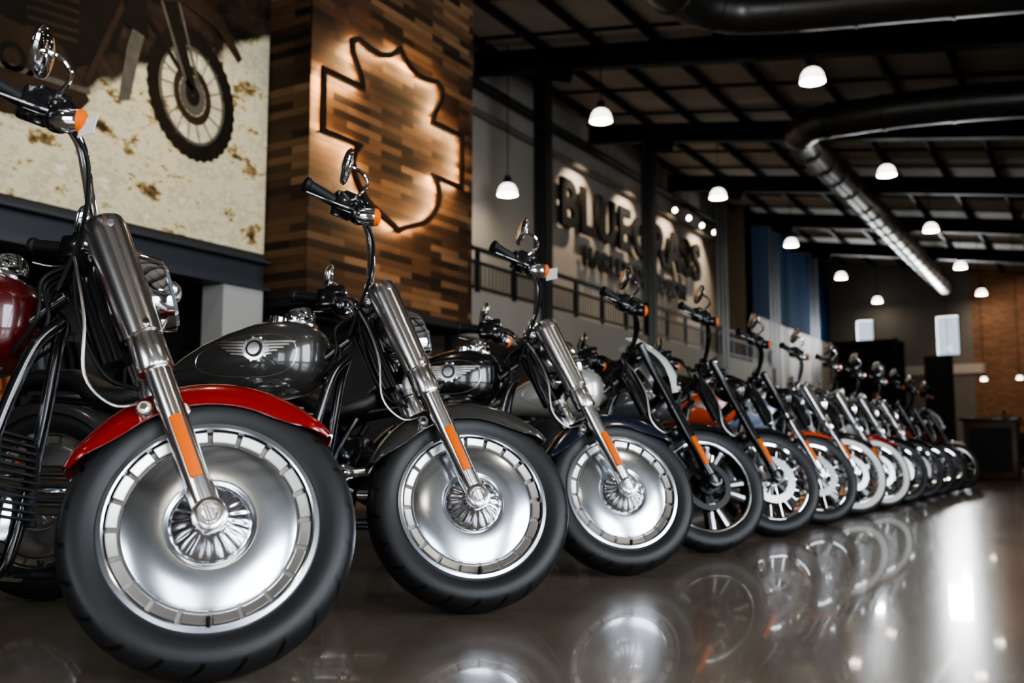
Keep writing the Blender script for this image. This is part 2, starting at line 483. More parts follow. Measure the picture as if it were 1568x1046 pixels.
    if hi:
        g=G()
        ex,ez=-.80,.925
        def onT(dx,dz,o=.003): return Vector((ex+dx, tank_y(ex+dx,ez+dz)-o, ez+dz))
        for rr,o,mm in ((.044,.006,machined),(.032,.010,darkmetal),(.023,.013,machined)):
            ring=[[onT((rr*k)*math.cos(a),(rr*k)*math.sin(a),o) for a in [2*pi*i/24 for i in range(24)]] for k in (.02,.5,1.0)]
            ring.append([onT(rr*math.cos(a),rr*math.sin(a),-.002) for a in [2*pi*i/24 for i in range(24)]])
            g.add(loft(ring),mm)
        for i in range(10):
            a=2*pi*i/10
            g.add(ellipsoid(onT(.046*math.cos(a),.046*math.sin(a),.002),.008,.004,.008,None,8,6),machined)
        for s in (1,-1):
            for j in range(5):
                z_in=.024-.012*j; z_out=.034-.013*j; L=(.175 if s<0 else .145)-.020*j
                secs=[]
                for q in (0,.2,.4,.6,.8,1):
                    dx=s*(.030+(L-.030)*q); zc=z_in+(z_out-z_in)*q; hh=.0066*(1-.5*q)
                    secs.append([onT(dx,zc-hh,-.001),onT(dx,zc-hh*.7,.006),onT(dx,zc+hh*.7,.006),onT(dx,zc+hh,-.001)])
                g.add(loft(secs),brushed)
        pts=[]
        for i in range(48):
            a=2*pi*i/48
            pts.append(onT(.0+.20*sgnp(math.cos(a),.8)-(.05), .078*sgnp(math.sin(a),.8)*(1+.22*math.cos(a))-.01-(.014*(1-math.cos(a))),.0005))
        g.add(tube(pts,.0014,4,False,closed=True),brushed)
        g.build("tank_badge",root,None,40)
    g=G()
    g.add(loft([ssec(-1.17,.06,.845,.03),ssec(-1.22,.11,.80,.05),ssec(-1.34,.15,.755,.055),ssec(-1.46,.16,.765,.055),ssec(-1.54,.14,.81,.055),ssec(-1.60,.115,.845,.045),ssec(-1.76,.10,.855,.04),ssec(-1.88,.07,.83,.03),ssec(-1.92,.03,.815,.015)]),leather)
    g.build("seat",root,None,50)
    g=G(); fender_geom(g,-1.66,FPm if cfg.get('rearfender') is None else cfg['rearfender'],18,168,.375,.115,.105,.30)
    g.add(box((-1.66,0,.78),(.3,.14,.05),None,.02),FPm)
    g.build("rear_fender",root,None,40)
    g=G()
    g.add(revolve([(.0005,-.03),(.03,-.028),(.04,0),(.04,.02)],axis=(-1,0,.1),c=(-2.07,0,.62),segs=20),chrome)
    g.add(revolve([(.038,.02),(.03,.035),(.0005,.04)],axis=(-1,0,.1),c=(-2.07,0,.62),segs=20),redlens)
    for s in (1,-1):
        g.add(tube([(-2.02,0,.60),(-2.03,s*.15,.60)],.008,8,False),chrome)
        g.add(revolve([(.0005,-.05),(.025,-.03),(.03,.01),(.015,.035),(.0005,.037)],axis=(-1,0,0),c=(-2.02,s*.17,.60),segs=18),orangelens)
    g.build("tail_lamp",root,None,40)
    # engine
    g=G(); cy0=Vector((-.88,0,.44))
    g.add(revolve([(.11,-.13),(.155,-.12),(.165,-.10),(.165,.10),(.155,.12),(.11,.13)],c=(-.86,0,.40),segs=40),darkmetal)
    g.add(loft([ssec(-.98,.10,.40,.13,4),ssec(-1.05,.125,.42,.14,4),ssec(-1.22,.125,.43,.13,4),ssec(-1.28,.09,.43,.10,4)]),darkmetal)
    g.add(revolve([(.0005,-.155),(.05,-.155),(.085,-.145),(.095,-.125),(.095,-.10)],c=(-.84,0,.40),segs=40),engm)
    g.add(loft([[(x,y,z) for x,y,z in ssec(-.70,.02,.40,.06,3,24,.16)],ssec(-.78,.045,.40,.11,3,24,.16),ssec(-1.0,.05,.40,.11,3,24,.16),ssec(-1.22,.04,.42,.12,3,24,.16),ssec(-1.30,.02,.42,.06,3,24,.16)]),engm)
    for s in (1,-1):
        ax=Vector((s*math.sin(math.radians(23)),0,math.cos(math.radians(23))))
        b0=cy0+ax*.08
        prof=[(.07,0)]
        nf=9
        for i in range(nf):
            z=.015+i*.0165
            prof+=[(.068,z),(.092,z+.001),(.092,z+.006),(.068,z+.007)]
        g.add(revolve_open(prof,axis=ax,c=b0,segs=28),darkmetal)
        R3=Matrix.Rotation(s*math.radians(23),3,'Y')
        g.add(box(b0+ax*.205,(.17,.20,.085),R3,.022),engm)
        g.add(box(b0+ax*.165,(.19,.21,.03),R3,.010),darkmetal)
        for o in (-.012,.018):
            pr=Vector((-.86+s*.055+o,-.135,.47))
            g.add(tube([pr,b0+ax*.18+Vector((o,-.105,0))],.009,8,False),chrome)
    g.add(revolve([(.07,-.12),(.082,-.13),(.090,-.15),(.090,-.185),(.078,-.20),(.03,-.207),(.0005,-.208)],c=(-.89,0,.635),segs=44),engm)
    g.add(cyl((-.62,-.10,.60),(-.62,-.10,.47),.035,20,bev=.006),engm)
    g.build("engine",root,None,32)
    # exhaust
    g=G(); ex=cfg.get('exh',chrome)
    for (zz,x0,yy,z1) in ((.335,-.70,-.20,.66),(.435,-1.02,-.20,.66)):
        if x0>-.8:
            g.add(tube([(-.74,-.08,z1),(-.64,-.15,.60),(-.60,-.185,.48),(-.66,yy,.37),(-.80,yy,zz),(-1.2,yy,zz)],.024,14),ex)
        else:
            g.add(tube([(-1.02,-.08,z1),(-1.08,-.15,.62),(-1.08,-.19,.52),(-1.14,yy,.45),(-1.25,yy,zz)],.024,14),ex)
        g.add(revolve([(.024,0),(.042,.04),(.044,.06),(.044,.70),(.04,.73),(.034,.73),(.032,.70),(.0005,.69)],axis=(-1,0,.02),c=(-1.22,yy,zz),segs=26),ex)
    g.build("exhaust",root,None,40)
    # frame
    g=G(); fm=blackgloss
    for s in (1,-1):
        g.add(tube([(-.50,0,.93),(-.54,s*.05,.84),(-.58,s*.09,.60),(-.62,s*.10,.32),(-.68,s*.11,.24),(-.9,s*.12,.215),(-1.35,s*.12,.22),(-1.42,s*.11,.30),(-1.36,s*.10,.55),(-1.28,s*.08,.72)],.018,10),fm)
        g.add(tube([(-.50,0,1.0),(-.7,s*.03,.86),(-1.2,s*.05,.76),(-1.45,s*.08,.74),(-1.75,s*.09,.76)],.018,10),fm)
        g.add(tube([(-1.36,s*.13,.34),(-1.66,s*.14,.35)],.026,12,False),fm)
        g.add(cyl((-1.66,s*.10,.36),(-1.66,s*.17,.36),.030,20,bev=.006),chrome)
        g.add(box((-.80,s*.27,.25),(.34,.11,.02),None,.008),blackrub)
        g.add(tube([(-.70,s*.10,.24),(-.70,s*.26,.24)],.010,8,False),chrome)
        g.add(tube([(-.92,s*.10,.24),(-.92,s*.26,.24)],.010,8,False),chrome)
    g.add(cyl(FP(.53,-.10),FP(.80,-.10),.036,18),fm)
    for q in range(12):
        g.add(box((-.577-.003*q+.017,0,.39+.02*q),(.034,.15,.006),None),darkmetal)
    for s in (1,-1): g.add(box((-.577,s*.08,.50),(.036,.014,.26),Matrix.Rotation(-.12,3,'Y'),.004),darkmetal)
    g.add(box((-1.30,0,.52),(.14,.20,.24),None,.03),blackgloss)
    g.add(tube([(-.72,.14,.22),(-.80,.24,.08),(-.84,.27,.03)],.011,8,False),chrome)
    for k in range(4):
        yy=-.05+.03*k
        g.add(tube([(-.46,yy,1.08),(-.53-.02*k,yy*1.4,1.03),(-.52,yy*1.6,.92),(-.60,yy,.83)],.006,6),blackrub)
    g.build("frame",root,None,40)
    # rear wheel
    hr=.10 if hw>.07 else .075
    g=G(); tyre_geom(g,0,hr,cfg.get('ww',False),64); 
    g2=G(); wheel_geom(g2,0,wk,hr)
    Rm=Matrix.Rotation(math.radians(heading),4,'Z')@Matrix.Rotation(-math.radians(lean),4,'X')
    pts=[Rm@(S@p) for p in tv]
    low=min(pts,key=lambda p:p.z)
    T=Vector((X-low.x, Y-low.y, -low.z+.001))
    root.matrix_world=Matrix.Translation(T)@Rm
    rv=[Rm@(Vector(p)+Vector((-1.66,0,0))) for p in g.v]
    lz=min(p.z for p in rv)+T.z
    dz=-(lz-.001)/math.cos(math.radians(lean))
    Mr=Matrix.Translation((-1.66,0,dz))
    g.build("rear_tyre",root,Mr,60); g2.build("rear_wheel",root,Mr,28)
    return root

red=paint("deep_red",(0.20,0.003,0.003)); char=paint("charcoal",(0.036,0.034,0.031),.1); navy=paint("navy_black",(0.005,0.009,0.022))
darkred=paint("burgundy",(0.06,0.0015,0.002)); silver=paint("silver",(0.62,0.60,0.55),.6); black=paint("black",(0.004,0.004,0.005))
orange=paint("orange",(0.50,0.055,0.005)); grey=paint("grey",(0.10,0.10,0.11),.4); white=paint("white",(0.65,0.65,0.63)); blue=paint("pale_blue",(0.35,0.45,0.62),.3)
bk=blackgloss
T_A=dict(wheel='disc',head='nacelle')
T_B=dict(wheel='black',hw=.062,head='shield',fork=bk,cover=bk,covers=False,bar=bk,eng=darkmetal,exh=darkmetal,fend='short')
T_C=dict(wheel='wire',hw=.062,head='round',fork=bk,cover=bk,covers=False,bar=bk,eng=darkmetal,exh=chrome,fend='short',shell=bk)
T_D=dict(wheel='wire',hw=.072,head='round',fork=chrome,cover=chrome,ww=True)
RX=-1.92
rows=[
 (1.79,dict(T_A,paint=darkred,fender=red,tag=True),20,27),
 (3.01,dict(T_A,paint=char),20,27),
 (4.27,dict(T_A,paint=black,fender=navy,tag=True),20,27),
 (5.48,dict(T_B,paint=silver,fender=black,screen=paint("pale_grey",(.6,.6,.58)),rise=-.04),20,27),
 (6.72,dict(T_C,paint=grey,fender=black,wheel='wire',rise=.05),20,25),
 (7.95,dict(T_C,paint=orange,fender=orange,fork=chrome),20,25),
 (9.18,dict(T_D,paint=blue,fender=black),20,25),
 (10.4,dict(T_D,paint=black,fender=red),20,25),
 (11.6,dict(T_D,paint=black,fender=black,ww=False),20,25),
 (12.8,dict(T_D,paint=white,fender=black,ww=False),20,25),
 (14.0,dict(T_C,paint=black,fender=black),20,25),
 (15.2,dict(T_C,paint=black,fender=black,detail=False),20,25),
 (16.5,dict(T_B,paint=orange,fender=white,screen=white,detail=False,rise=.0),20,20),
]
for (yy,c,h,s) in rows:
    motorcycle(RX-.01+random.uniform(-.01,.01), yy, c, h, s)
motorcycle(-2.6,27.5,dict(T_C,paint=black,detail=False),200,10)
motorcycle(-4.8,28.5,dict(T_D,paint=red,detail=False),190,10)
motorcycle(-3.4,31.5,dict(T_C,paint=orange,detail=False),-160,10)

# ------------------------------------------------------------------ room
def simple(name, geoms, parent=None, ang=30):
    g=G()
    for vf,m in geoms: g.add(vf,m)
    return g.build(name,parent,None,ang)
XR=9.0; YB=-9.0; YF=52.0; XL=-13.0
def roofz(x): return 10.3-.15*(x+11)

def floor_mat():
    m=bpy.data.materials.new("polished_concrete"); n,l=nodes_of(m); b=n["Principled BSDF"]
    tc=n.new("ShaderNodeTexCoord")
    n1=n.new("ShaderNodeTexNoise"); n1.inputs["Scale"].default_value=.6; n1.inputs["Detail"].default_value=5
    n2=n.new("ShaderNodeTexNoise"); n2.inputs["Scale"].default_value=3.5; n2.inputs["Detail"].default_value=8; n2.inputs["Roughness"].default_value=.62
    l.new(tc.outputs["Object"],n1.inputs["Vector"]); l.new(tc.outputs["Object"],n2.inputs["Vector"])
    r=n.new("ShaderNodeValToRGB"); r.color_ramp.elements[0].position=.3; r.color_ramp.elements[1].position=.7
    r.color_ramp.elements[0].color=(.125,.098,.074,1); r.color_ramp.elements[1].color=(.225,.185,.145,1)
    a=M_(n,l,'ADD',M_(n,l,'MULTIPLY',n1.outputs["Fac"],.5),M_(n,l,'MULTIPLY',n2.outputs["Fac"],.5))
    l.new(a,r.inputs["Fac"]); l.new(r.outputs[0],b.inputs["Base Color"])
    rr=n.new("ShaderNodeMapRange"); rr.inputs[3].default_value=.18; rr.inputs[4].default_value=.25
    l.new(n1.outputs["Fac"],rr.inputs[0]); l.new(rr.outputs[0],b.inputs["Roughness"])
    b.inputs["Specular IOR Level"].default_value=.42
    b.inputs["Coat Weight"].default_value=.40; b.inputs["Coat Roughness"].default_value=.035
    return m
simple("floor",[(box(((XR+XL)/2-1,(YB+YF)/2,-.1),(XR-XL+3,YF-YB+2,.2)),floor_mat())])

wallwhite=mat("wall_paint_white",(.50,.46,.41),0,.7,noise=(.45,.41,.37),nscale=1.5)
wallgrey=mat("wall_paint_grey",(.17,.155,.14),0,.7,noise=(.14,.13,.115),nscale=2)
walldark=mat("wall_dark",(.018,.016,.015),0,.7,noise=(.012,.011,.011),nscale=2)
steel=mat("painted_steel_black",(.009,.009,.010),0,.6,noise=(.014,.014,.014),nscale=3,spec=.3)
bluesteel=mat("beam_grey_blue",(.022,.024,.030),0,.5,noise=(.018,.019,.024),nscale=3)
wallblue=mat("wall_paint_blue",(.010,.045,.11),0,.9,noise=(.008,.038,.095),nscale=1,spec=.05)
wallbeige=mat("wall_paint_beige",(.26,.215,.155),0,.7,noise=(.23,.19,.14),nscale=1)
pillarpaint=mat("pillar_paint",(.30,.29,.28),0,.7,noise=(.26,.25,.24),nscale=2)

def brick_mat(name, c1, c2, mort, w, h, ramp=None, rough=.7, msize=.01):
    m=bpy.data.materials.new(name); n,l=nodes_of(m); b=n["Principled BSDF"]
    tc=n.new("ShaderNodeTexCoord"); sp=n.new("ShaderNodeSeparateXYZ"); cb=n.new("ShaderNodeCombineXYZ")
    l.new(tc.outputs["Object"],sp.inputs[0])
    l.new(M_(n,l,'ADD',sp.outputs[0],sp.outputs[1]),cb.inputs[0]); l.new(sp.outputs[2],cb.inputs[1])
    br=n.new("ShaderNodeTexBrick"); l.new(cb.outputs[0],br.inputs["Vector"])
    br.inputs["Scale"].default_value=1; br.inputs["Brick Width"].default_value=w; br.inputs["Row Height"].default_value=h
    br.inputs["Mortar Size"].default_value=msize; br.inputs["Color1"].default_value=(*c1,1); br.inputs["Color2"].default_value=(*c2,1)
    br.inputs["Mortar"].default_value=(*mort,1); br.offset=.37; br.inputs["Bias"].default_value=0
    nt=n.new("ShaderNodeTexNoise"); nt.inputs["Scale"].default_value=3
    mp=n.new("ShaderNodeMapping"); mp.inputs["Scale"].default_value=(1.5,1.5,25)
    l.new(tc.outputs["Object"],mp.inputs["Vector"]); l.new(mp.outputs[0],nt.inputs["Vector"]); nt.inputs["Detail"].default_value=5
    col=br.outputs["Color"]
    if ramp:
        br.inputs["Color1"].default_value=(0,0,0,1); br.inputs["Color2"].default_value=(1,1,1,1); br.inputs["Mortar"].default_value=(0,0,0,1)
        r=n.new("ShaderNodeValToRGB")
        e=r.color_ramp.elements; e[0].position=0; e[0].color=(*ramp[0],1); e[1].position=1; e[1].color=(*ramp[-1],1)
        for i,c in enumerate(ramp[1:-1]):
            q=e.new((i+1)/(len(ramp)-1)); q.color=(*c,1)
        l.new(col,r.inputs["Fac"]); col=r.outputs[0]
    mx=n.new("ShaderNodeMix"); mx.data_type='RGBA'; mx.blend_type='MULTIPLY'; mx.inputs[0].default_value=.7
    l.new(col,mx.inputs[6]); 
    rr=n.new("ShaderNodeMapRange"); rr.inputs[3].default_value=.4; rr.inputs[4].default_value=1.5
    l.new(nt.outputs["Fac"],rr.inputs[0]); l.new(rr.outputs[0],mx.inputs[7])
    l.new(mx.outputs[2],b.inputs["Base Color"]); b.inputs["Roughness"].default_value=rough
    b.inputs["Specular IOR Level"].default_value=.2
    bp=n.new("ShaderNodeBump"); bp.inputs["Strength"].default_value=.5; bp.inputs["Distance"].default_value=.01
    l.new(br.outputs["Color"],bp.inputs["Height"]); l.new(bp.outputs[0],b.inputs["Normal"])
    return m
woodm=brick_mat("reclaimed_wood_planks",(0,0,0),(1,1,1),(0,0,0),.62,.085,ramp=[(.007,.004,.002),(.022,.011,.006),(.042,.021,.010),(.072,.038,.018),(.15,.085,.042)],rough=.6,msize=.002)
brickm=brick_mat("brick_brown",(.30,.145,.08),(.18,.09,.05),(.10,.085,.07),.3,.1)

deckm=mat("roof_insulation",(.44,.40,.355),0,.8,noise=(.36,.325,.29),nscale=1)
def slab(x0,x1,y0,y1,th):
    v=[(x,y,roofz(x)+dz) for x in (x0,x1) for y in (y0,y1) for dz in (0,th)]
    f=[[0,1,3,2],[4,5,7,6],[0,1,5,4],[2,3,7,6],[0,2,6,4],[1,3,7,5]]
    return v,f
simple("ceiling",[(slab(XL-1,XR+.5,YB-.5,YF+.5,.2),deckm)])
geoms=[]
x=XL+.5
while x<XR:
    geoms.append((box((x,(YB+YF)/2,roofz(x)-.11),(.09,YF-YB-.1,.2)),steel)); x+=1.45
y=YB+1
while y<YF:
    v=[(xx,yy,roofz(xx)+dz) for xx in (XL+.1,XR-.1) for yy in (y-.03,y+.03) for dz in (-.07,-.01)]
    geoms.append(((v,[[0,1,3,2],[4,5,7,6],[0,1,5,4],[2,3,7,6],[0,2,6,4],[1,3,7,5]]),steel)); y+=2.11
simple("roof_purlins",geoms)
for k in range(-4,6):
    y=19.95+6.33*k
    if y>YF-1 or y<YB+.5: continue
    gs=[]
    for (w,z0,z1) in ((.26,-.26,-.22),(.03,-.72,-.24),(.26,-.76,-.72)):
        v=[(xx,yy,roofz(xx)+dz) for xx in (XL+.1,XR-.1) for yy in (y-w/2,y+w/2) for dz in (z0,z1)]
        gs.append(((v,[[0,1,3,2],[4,5,7,6],[0,1,5,4],[2,3,7,6],[0,2,6,4],[1,3,7,5]]),steel))
    simple("roof_rafter",gs)
    if y>12:
        zt=roofz(-11)-.76
        simple("steel_column",[(box((-11,y,zt/2),(.03,.30,zt)),steel),(box((-11.15,y,zt/2),(.025,.32,zt)),steel),(box((-10.85,y,zt/2),(.025,.32,zt)),steel),
            (box((-11,y,.02),(.5,.5,.04)),steel),(box((-10.6,y,zt-.15),(.8,.05,.3),Matrix.Rotation(.3,3,'Y')),steel)])

simple("wall_left_upper",[(box((XL-.1,(YB+38.8)/2,5.6),(.2,38.8-YB,11.2)),wallwhite)])
simple("wall_return",[(box((-12.45,38.9,5.5),(1.1,.2,11)),wallbeige)])
simple("wall_blue",[(box((-12.0,(38.8+YF)/2,8.3),(.2,YF-38.8,4.4)),wallblue),(box((-12.02,(38.8+YF)/2,3.1),(.2,YF-38.8,6.0)),wallwhite)])
def wall_with_holes_y(name, y, x0,x1,z0,z1, holes, th, m):
    gs=[]; xx=x0
    for (hx0,hx1,hz0,hz1) in sorted(holes):
        gs.append((box(((xx+hx0)/2,y,(z0+z1)/2),(hx0-xx,th,z1-z0)),m))
        gs.append((box(((hx0+hx1)/2,y,(z0+hz0)/2),(hx1-hx0,th,hz0-z0)),m))
        gs.append((box(((hx0+hx1)/2,y,(z1+hz1)/2),(hx1-hx0,th,z1-hz1)),m)); xx=hx1
    gs.append((box(((xx+x1)/2,y,(z0+z1)/2),(x1-xx,th,z1-z0)),m))
    return simple(name,gs)
def wall_with_holes_x(name, x, y0,y1,z0,z1, holes, th, m):
    gs=[]; yy=y0
    for (a,b,c,d) in sorted(holes):
        gs.append((box((x,(yy+a)/2,(z0+z1)/2),(th,a-yy,z1-z0)),m))
        gs.append((box((x,(a+b)/2,(z0+c)/2),(th,b-a,c-z0)),m))
        gs.append((box((x,(a+b)/2,(z1+d)/2),(th,b-a,z1-d)),m)); yy=b
    gs.append((box((x,(yy+y1)/2,(z0+z1)/2),(th,y1-yy,z1-z0)),m))
    return simple(name,gs)
holes=[(-10.6,-9.7,5.45,7.25),(-6.85,-5.75,5.2,7.2)]
wall_with_holes_y("wall_far",YF+.1,XL,-5.2,0,11,holes,.2,wallgrey)
simple("wall_far_brick",[(box(((XR-5.2)/2,YF+.1,5.5),(XR+5.2,.2,11)),brickm)])
simple("trim_1",[(box((-8,YF-.08,4.55),(6.5,.1,.45)),wallwhite)])
glass=bpy.data.materials.new("window_glass"); n,l=nodes_of(glass)
tr=n.new("ShaderNodeBsdfTransparent"); gl=n.new("ShaderNodeBsdfGlossy"); gl.inputs["Roughness"].default_value=.02
fr=n.new("ShaderNodeFresnel"); mxs=n.new("ShaderNodeMixShader"); 
l.new(fr.outputs[0],mxs.inputs[0]); l.new(tr.outputs[0],mxs.inputs[1]); l.new(gl.outputs[0],mxs.inputs[2]); l.new(mxs.outputs[0],n["Material Output"].inputs[0])
wn=0
for (a,b_,c,d) in holes:
    wn+=1
    gs=[(box((a+.03,YF+.05,(c+d)/2),(.06,.12,d-c)),steel),(box((b_-.03,YF+.05,(c+d)/2),(.06,.12,d-c)),steel),(box(((a+b_)/2,YF+.05,c+.03),(b_-a,.12,.06)),steel),(box(((a+b_)/2,YF+.05,d-.03),(b_-a,.12,.06)),steel),
        (box(((a+b_)/2,YF+.1,(c+d)/2),(b_-a-.1,.01,d-c-.1)),glass)]
    simple("window_%d"%wn,gs)

# right wall with tall windows (outside the photographed view, they light the room)
RWIN=[(-8.0,-1.4,.6,6.8),(.4,4.6,.6,6.8),(7.0,11.0,.6,6.7)]
wall_with_holes_x("wall_right",XR+.1,YB,YF,0,8,RWIN,.2,wallgrey)
for (a,b_,c,d) in RWIN:
    wn+=1; gs=[]
    for q in (a+.04,(a+b_)/2,b_-.04): gs.append((box((XR+.05,q,(c+d)/2),(.12,.07,d-c)),steel))
    for q in (c+.04,2.6,d-.04): gs.append((box((XR+.05,(a+b_)/2,q),(.12,b_-a,.07)),steel))
    gs.append((box((XR+.1,(a+b_)/2,(c+d)/2),(.01,b_-a-.06,d-c-.06)),glass))
    simple("window_%d"%wn,gs)
BWIN=[(-3.5,0,.6,5.2),(4.0,7.5,.6,5.2)]
wall_with_holes_y("wall_back",YB-.1,XL,XR,0,11,BWIN,.2,wallgrey)
for (a,b_,c,d) in BWIN:
    wn+=1; gs=[]
    for q in (a+.04,(a+b_)/2,b_-.04): gs.append((box((q,YB-.05,(c+d)/2),(.07,.12,d-c)),steel))
    for q in (c+.04,2.6,d-.04): gs.append((box(((a+b_)/2,YB-.05,q),(b_-a,.12,.07)),steel))
    gs.append((box(((a+b_)/2,YB-.1,(c+d)/2),(b_-a-.06,.01,d-c-.06)),glass))
    simple("window_%d"%wn,gs)

# mezzanine + poster wall on the left
YW=7.73; XP=-7.7
simple("wall_left_poster",[(box((XP-.15,(YB+YW)/2,6.55),(.3,YW-YB,7.9)),walldark)])
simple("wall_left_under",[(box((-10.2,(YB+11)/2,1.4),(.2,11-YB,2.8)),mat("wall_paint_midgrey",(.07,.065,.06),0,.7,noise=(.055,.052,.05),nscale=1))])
simple("mezzanine_soffit",[(box((-9.0,(YB+YW)/2,2.46),(2.1,YW-YB-.3,.16)),walldark)])
simple("mezzanine_beam",[(box((XP-.02,(YB+YW)/2,2.43),(.05,YW-YB-.05,.26)),bluesteel),(box((XP-.02,(YB+YW)/2,2.575),(.3,YW-YB-.05,.03)),bluesteel),(box((XP-.02,(YB+YW)/2,2.28),(.3,YW-YB-.05,.03)),bluesteel)])
simple("support_pillar",[(box((-7.75,7.35,1.13),(.3,.55,2.26)),pillarpaint),(box((-7.75,7.35,.06),(.34,.6,.12)),walldark)])
simple("wall_wood_feature",[(box((-7.4,(YW+10.9)/2,5.85),(.62,10.9-YW,7.3)),woodm),(box((-7.3,(YW+10.9)/2,2.16),(.7,10.9-YW-.05,.1)),steel)])
simple("wall_under_feature",[(box((-8.4,9.4,1.1),(.2,3.3,2.2)),walldark),(box((-7.35,10.8,1.05),(.12,.12,2.1)),steel),(box((-7.35,7.9,1.05),(.12,.12,2.1)),steel)])

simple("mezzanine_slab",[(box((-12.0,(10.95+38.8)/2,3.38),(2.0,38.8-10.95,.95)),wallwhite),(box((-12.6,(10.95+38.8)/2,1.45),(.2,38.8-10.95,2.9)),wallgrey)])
gs=[]
for z,h in ((4.78,.09),(4.50,.06),(3.97,.06)): gs.append((box((-11.05,24.8,z),(.06,27.6,h)),steel))
y=11.2
while y<38.6:
    gs.append((box((-11.05,y,4.31),(.07,.10,.92)),steel)); y+=1.5
y=11.2
while y<38.6:
    gs.append((box((-11.05,y,4.24),(.02,.022,.54)),steel)); y+=.15
simple("mezzanine_railing",gs)
simple("conduit_pipe",[(tube([(-12.85,11,8.9),(-12.85,38,8.9)],.08,10,False),wallgrey),(tube([(-12.8,11,9.6),(-12.8,38,9.6)],.12,10,False),steel)])

def text(name, body, y0, y1, z0, z1, x, ext, m, off, space=1.0):
    cu=bpy.data.curves.new(name,'FONT'); cu.body=body; cu.extrude=ext; cu.offset=off; cu.size=1; cu.space_character=space
    tmp=bpy.data.objects.new("tmp",cu); COL.objects.link(tmp); bpy.context.view_layer.update()
    dg=bpy.context.evaluated_depsgraph_get(); me=bpy.data.meshes.new_from_object(tmp.evaluated_get(dg))
    bpy.data.objects.remove(tmp)
    xs=[v.co.x for v in me.vertices]; ys=[v.co.y for v in me.vertices]
    ax,bx,ay,by=min(xs),max(xs),min(ys),max(ys)
    for v in me.vertices:
        v.co=Vector((x+v.co.z*1.0, y0+(v.co.x-ax)/(bx-ax)*(y1-y0), z0+(v.co.y-ay)/(by-ay)*(z1-z0)))
    me.materials.clear(); me.materials.append(m)
    ob=bpy.data.objects.new(name,me); COL.objects.link(ob); return ob
text("wall_lettering","BLUEGRASS",24.2,35.4,6.90,8.32,-12.78,.06,steel,.030,1.16)
text("wall_lettering","HARLEY-DAVIDSON",25.6,33.8,5.98,6.58,-12.78,.05,steel,.030,1.16)

warm=(1.0,.72,.42)
bulb=mat("lamp_bulb_warm",(1,.9,.8),0,.4,emit=(1,.82,.6),estr=25)
for y in (30.8,32.1,33.4,34.7):
    simple("track_spotlight",[(revolve([(.05,-.15),(.08,-.1),(.10,.08)],axis=(.7,-.5,-.3),c=(-12.0,y,8.62),segs=16),steel),(ellipsoid((-11.94,y-.05,8.60),.075,.075,.075),bulb),(tube([(-12,y,8.7),(-12,y,roofz(-12)-.25)],.015,6,False),steel)])

# shield sign (halo lit)
CY=9.18
half=[(0,5.37),(.08,5.30),(.20,5.22),(.38,5.16),(.58,5.17),(.76,5.21),(.88,5.15),(.87,5.02),(.78,4.88),(.71,4.77),(.69,4.66),(1.34,4.66),(1.34,3.98),(.72,3.98),(.80,3.90),(.84,3.78),(.80,3.62),(.68,3.46),(.50,3.34),(.28,3.26),(.10,3.20),(0,3.15)]
out=half+[(-a,b) for a,b in half[-2:0:-1]]
def offset_poly(pts,d):
    n=len(pts); res=[]
    for i in range(n):
        p0=Vector(pts[i-1]);p1=Vector(pts[i]);p2=Vector(pts[(i+1)%n])
        d1=(p1-p0).normalized();d2=(p2-p1).normalized()
        n1=Vector((-d1.y,d1.x));n2=Vector((-d2.y,d2.x)); b=(n1+n2)
        if b.length<1e-6:b=n1
        b.normalize(); k=max(.45,b.dot(n1)); res.append(tuple(p1+b*(d/k)))
    return res
oo=offset_poly(out,.034); ii=offset_poly(out,-.034)
v=[];f=[]; n_=len(out); xf=-6.985
xb=-7.030
for (P2,xx) in ((oo,xf),(ii,xf),(ii,xb),(oo,xb)):
    v+=[(xx,CY+a,b) for a,b in P2]
for i in range(n_):
    j=(i+1)%n_
    for a,b in ((0,1),(1,2),(3,0)): f.append([a*n_+i,a*n_+j,b*n_+j,b*n_+i])
glow=mat("led_strip_warm",(1,.7,.4),0,.5,emit=(1,.62,.30),estr=300)
simple("shield_sign",[((v,f),mat("sign_bronze",(.012,.008,.005),.3,.5)),
    (tube([(-7.032,CY+a,b) for a,b in out],.008,6,False,closed=True),glow)]+
    [(cyl((-7.09,CY+a,b),(-6.99,CY+a,b),.012,8),steel) for a,b in out[::3]])

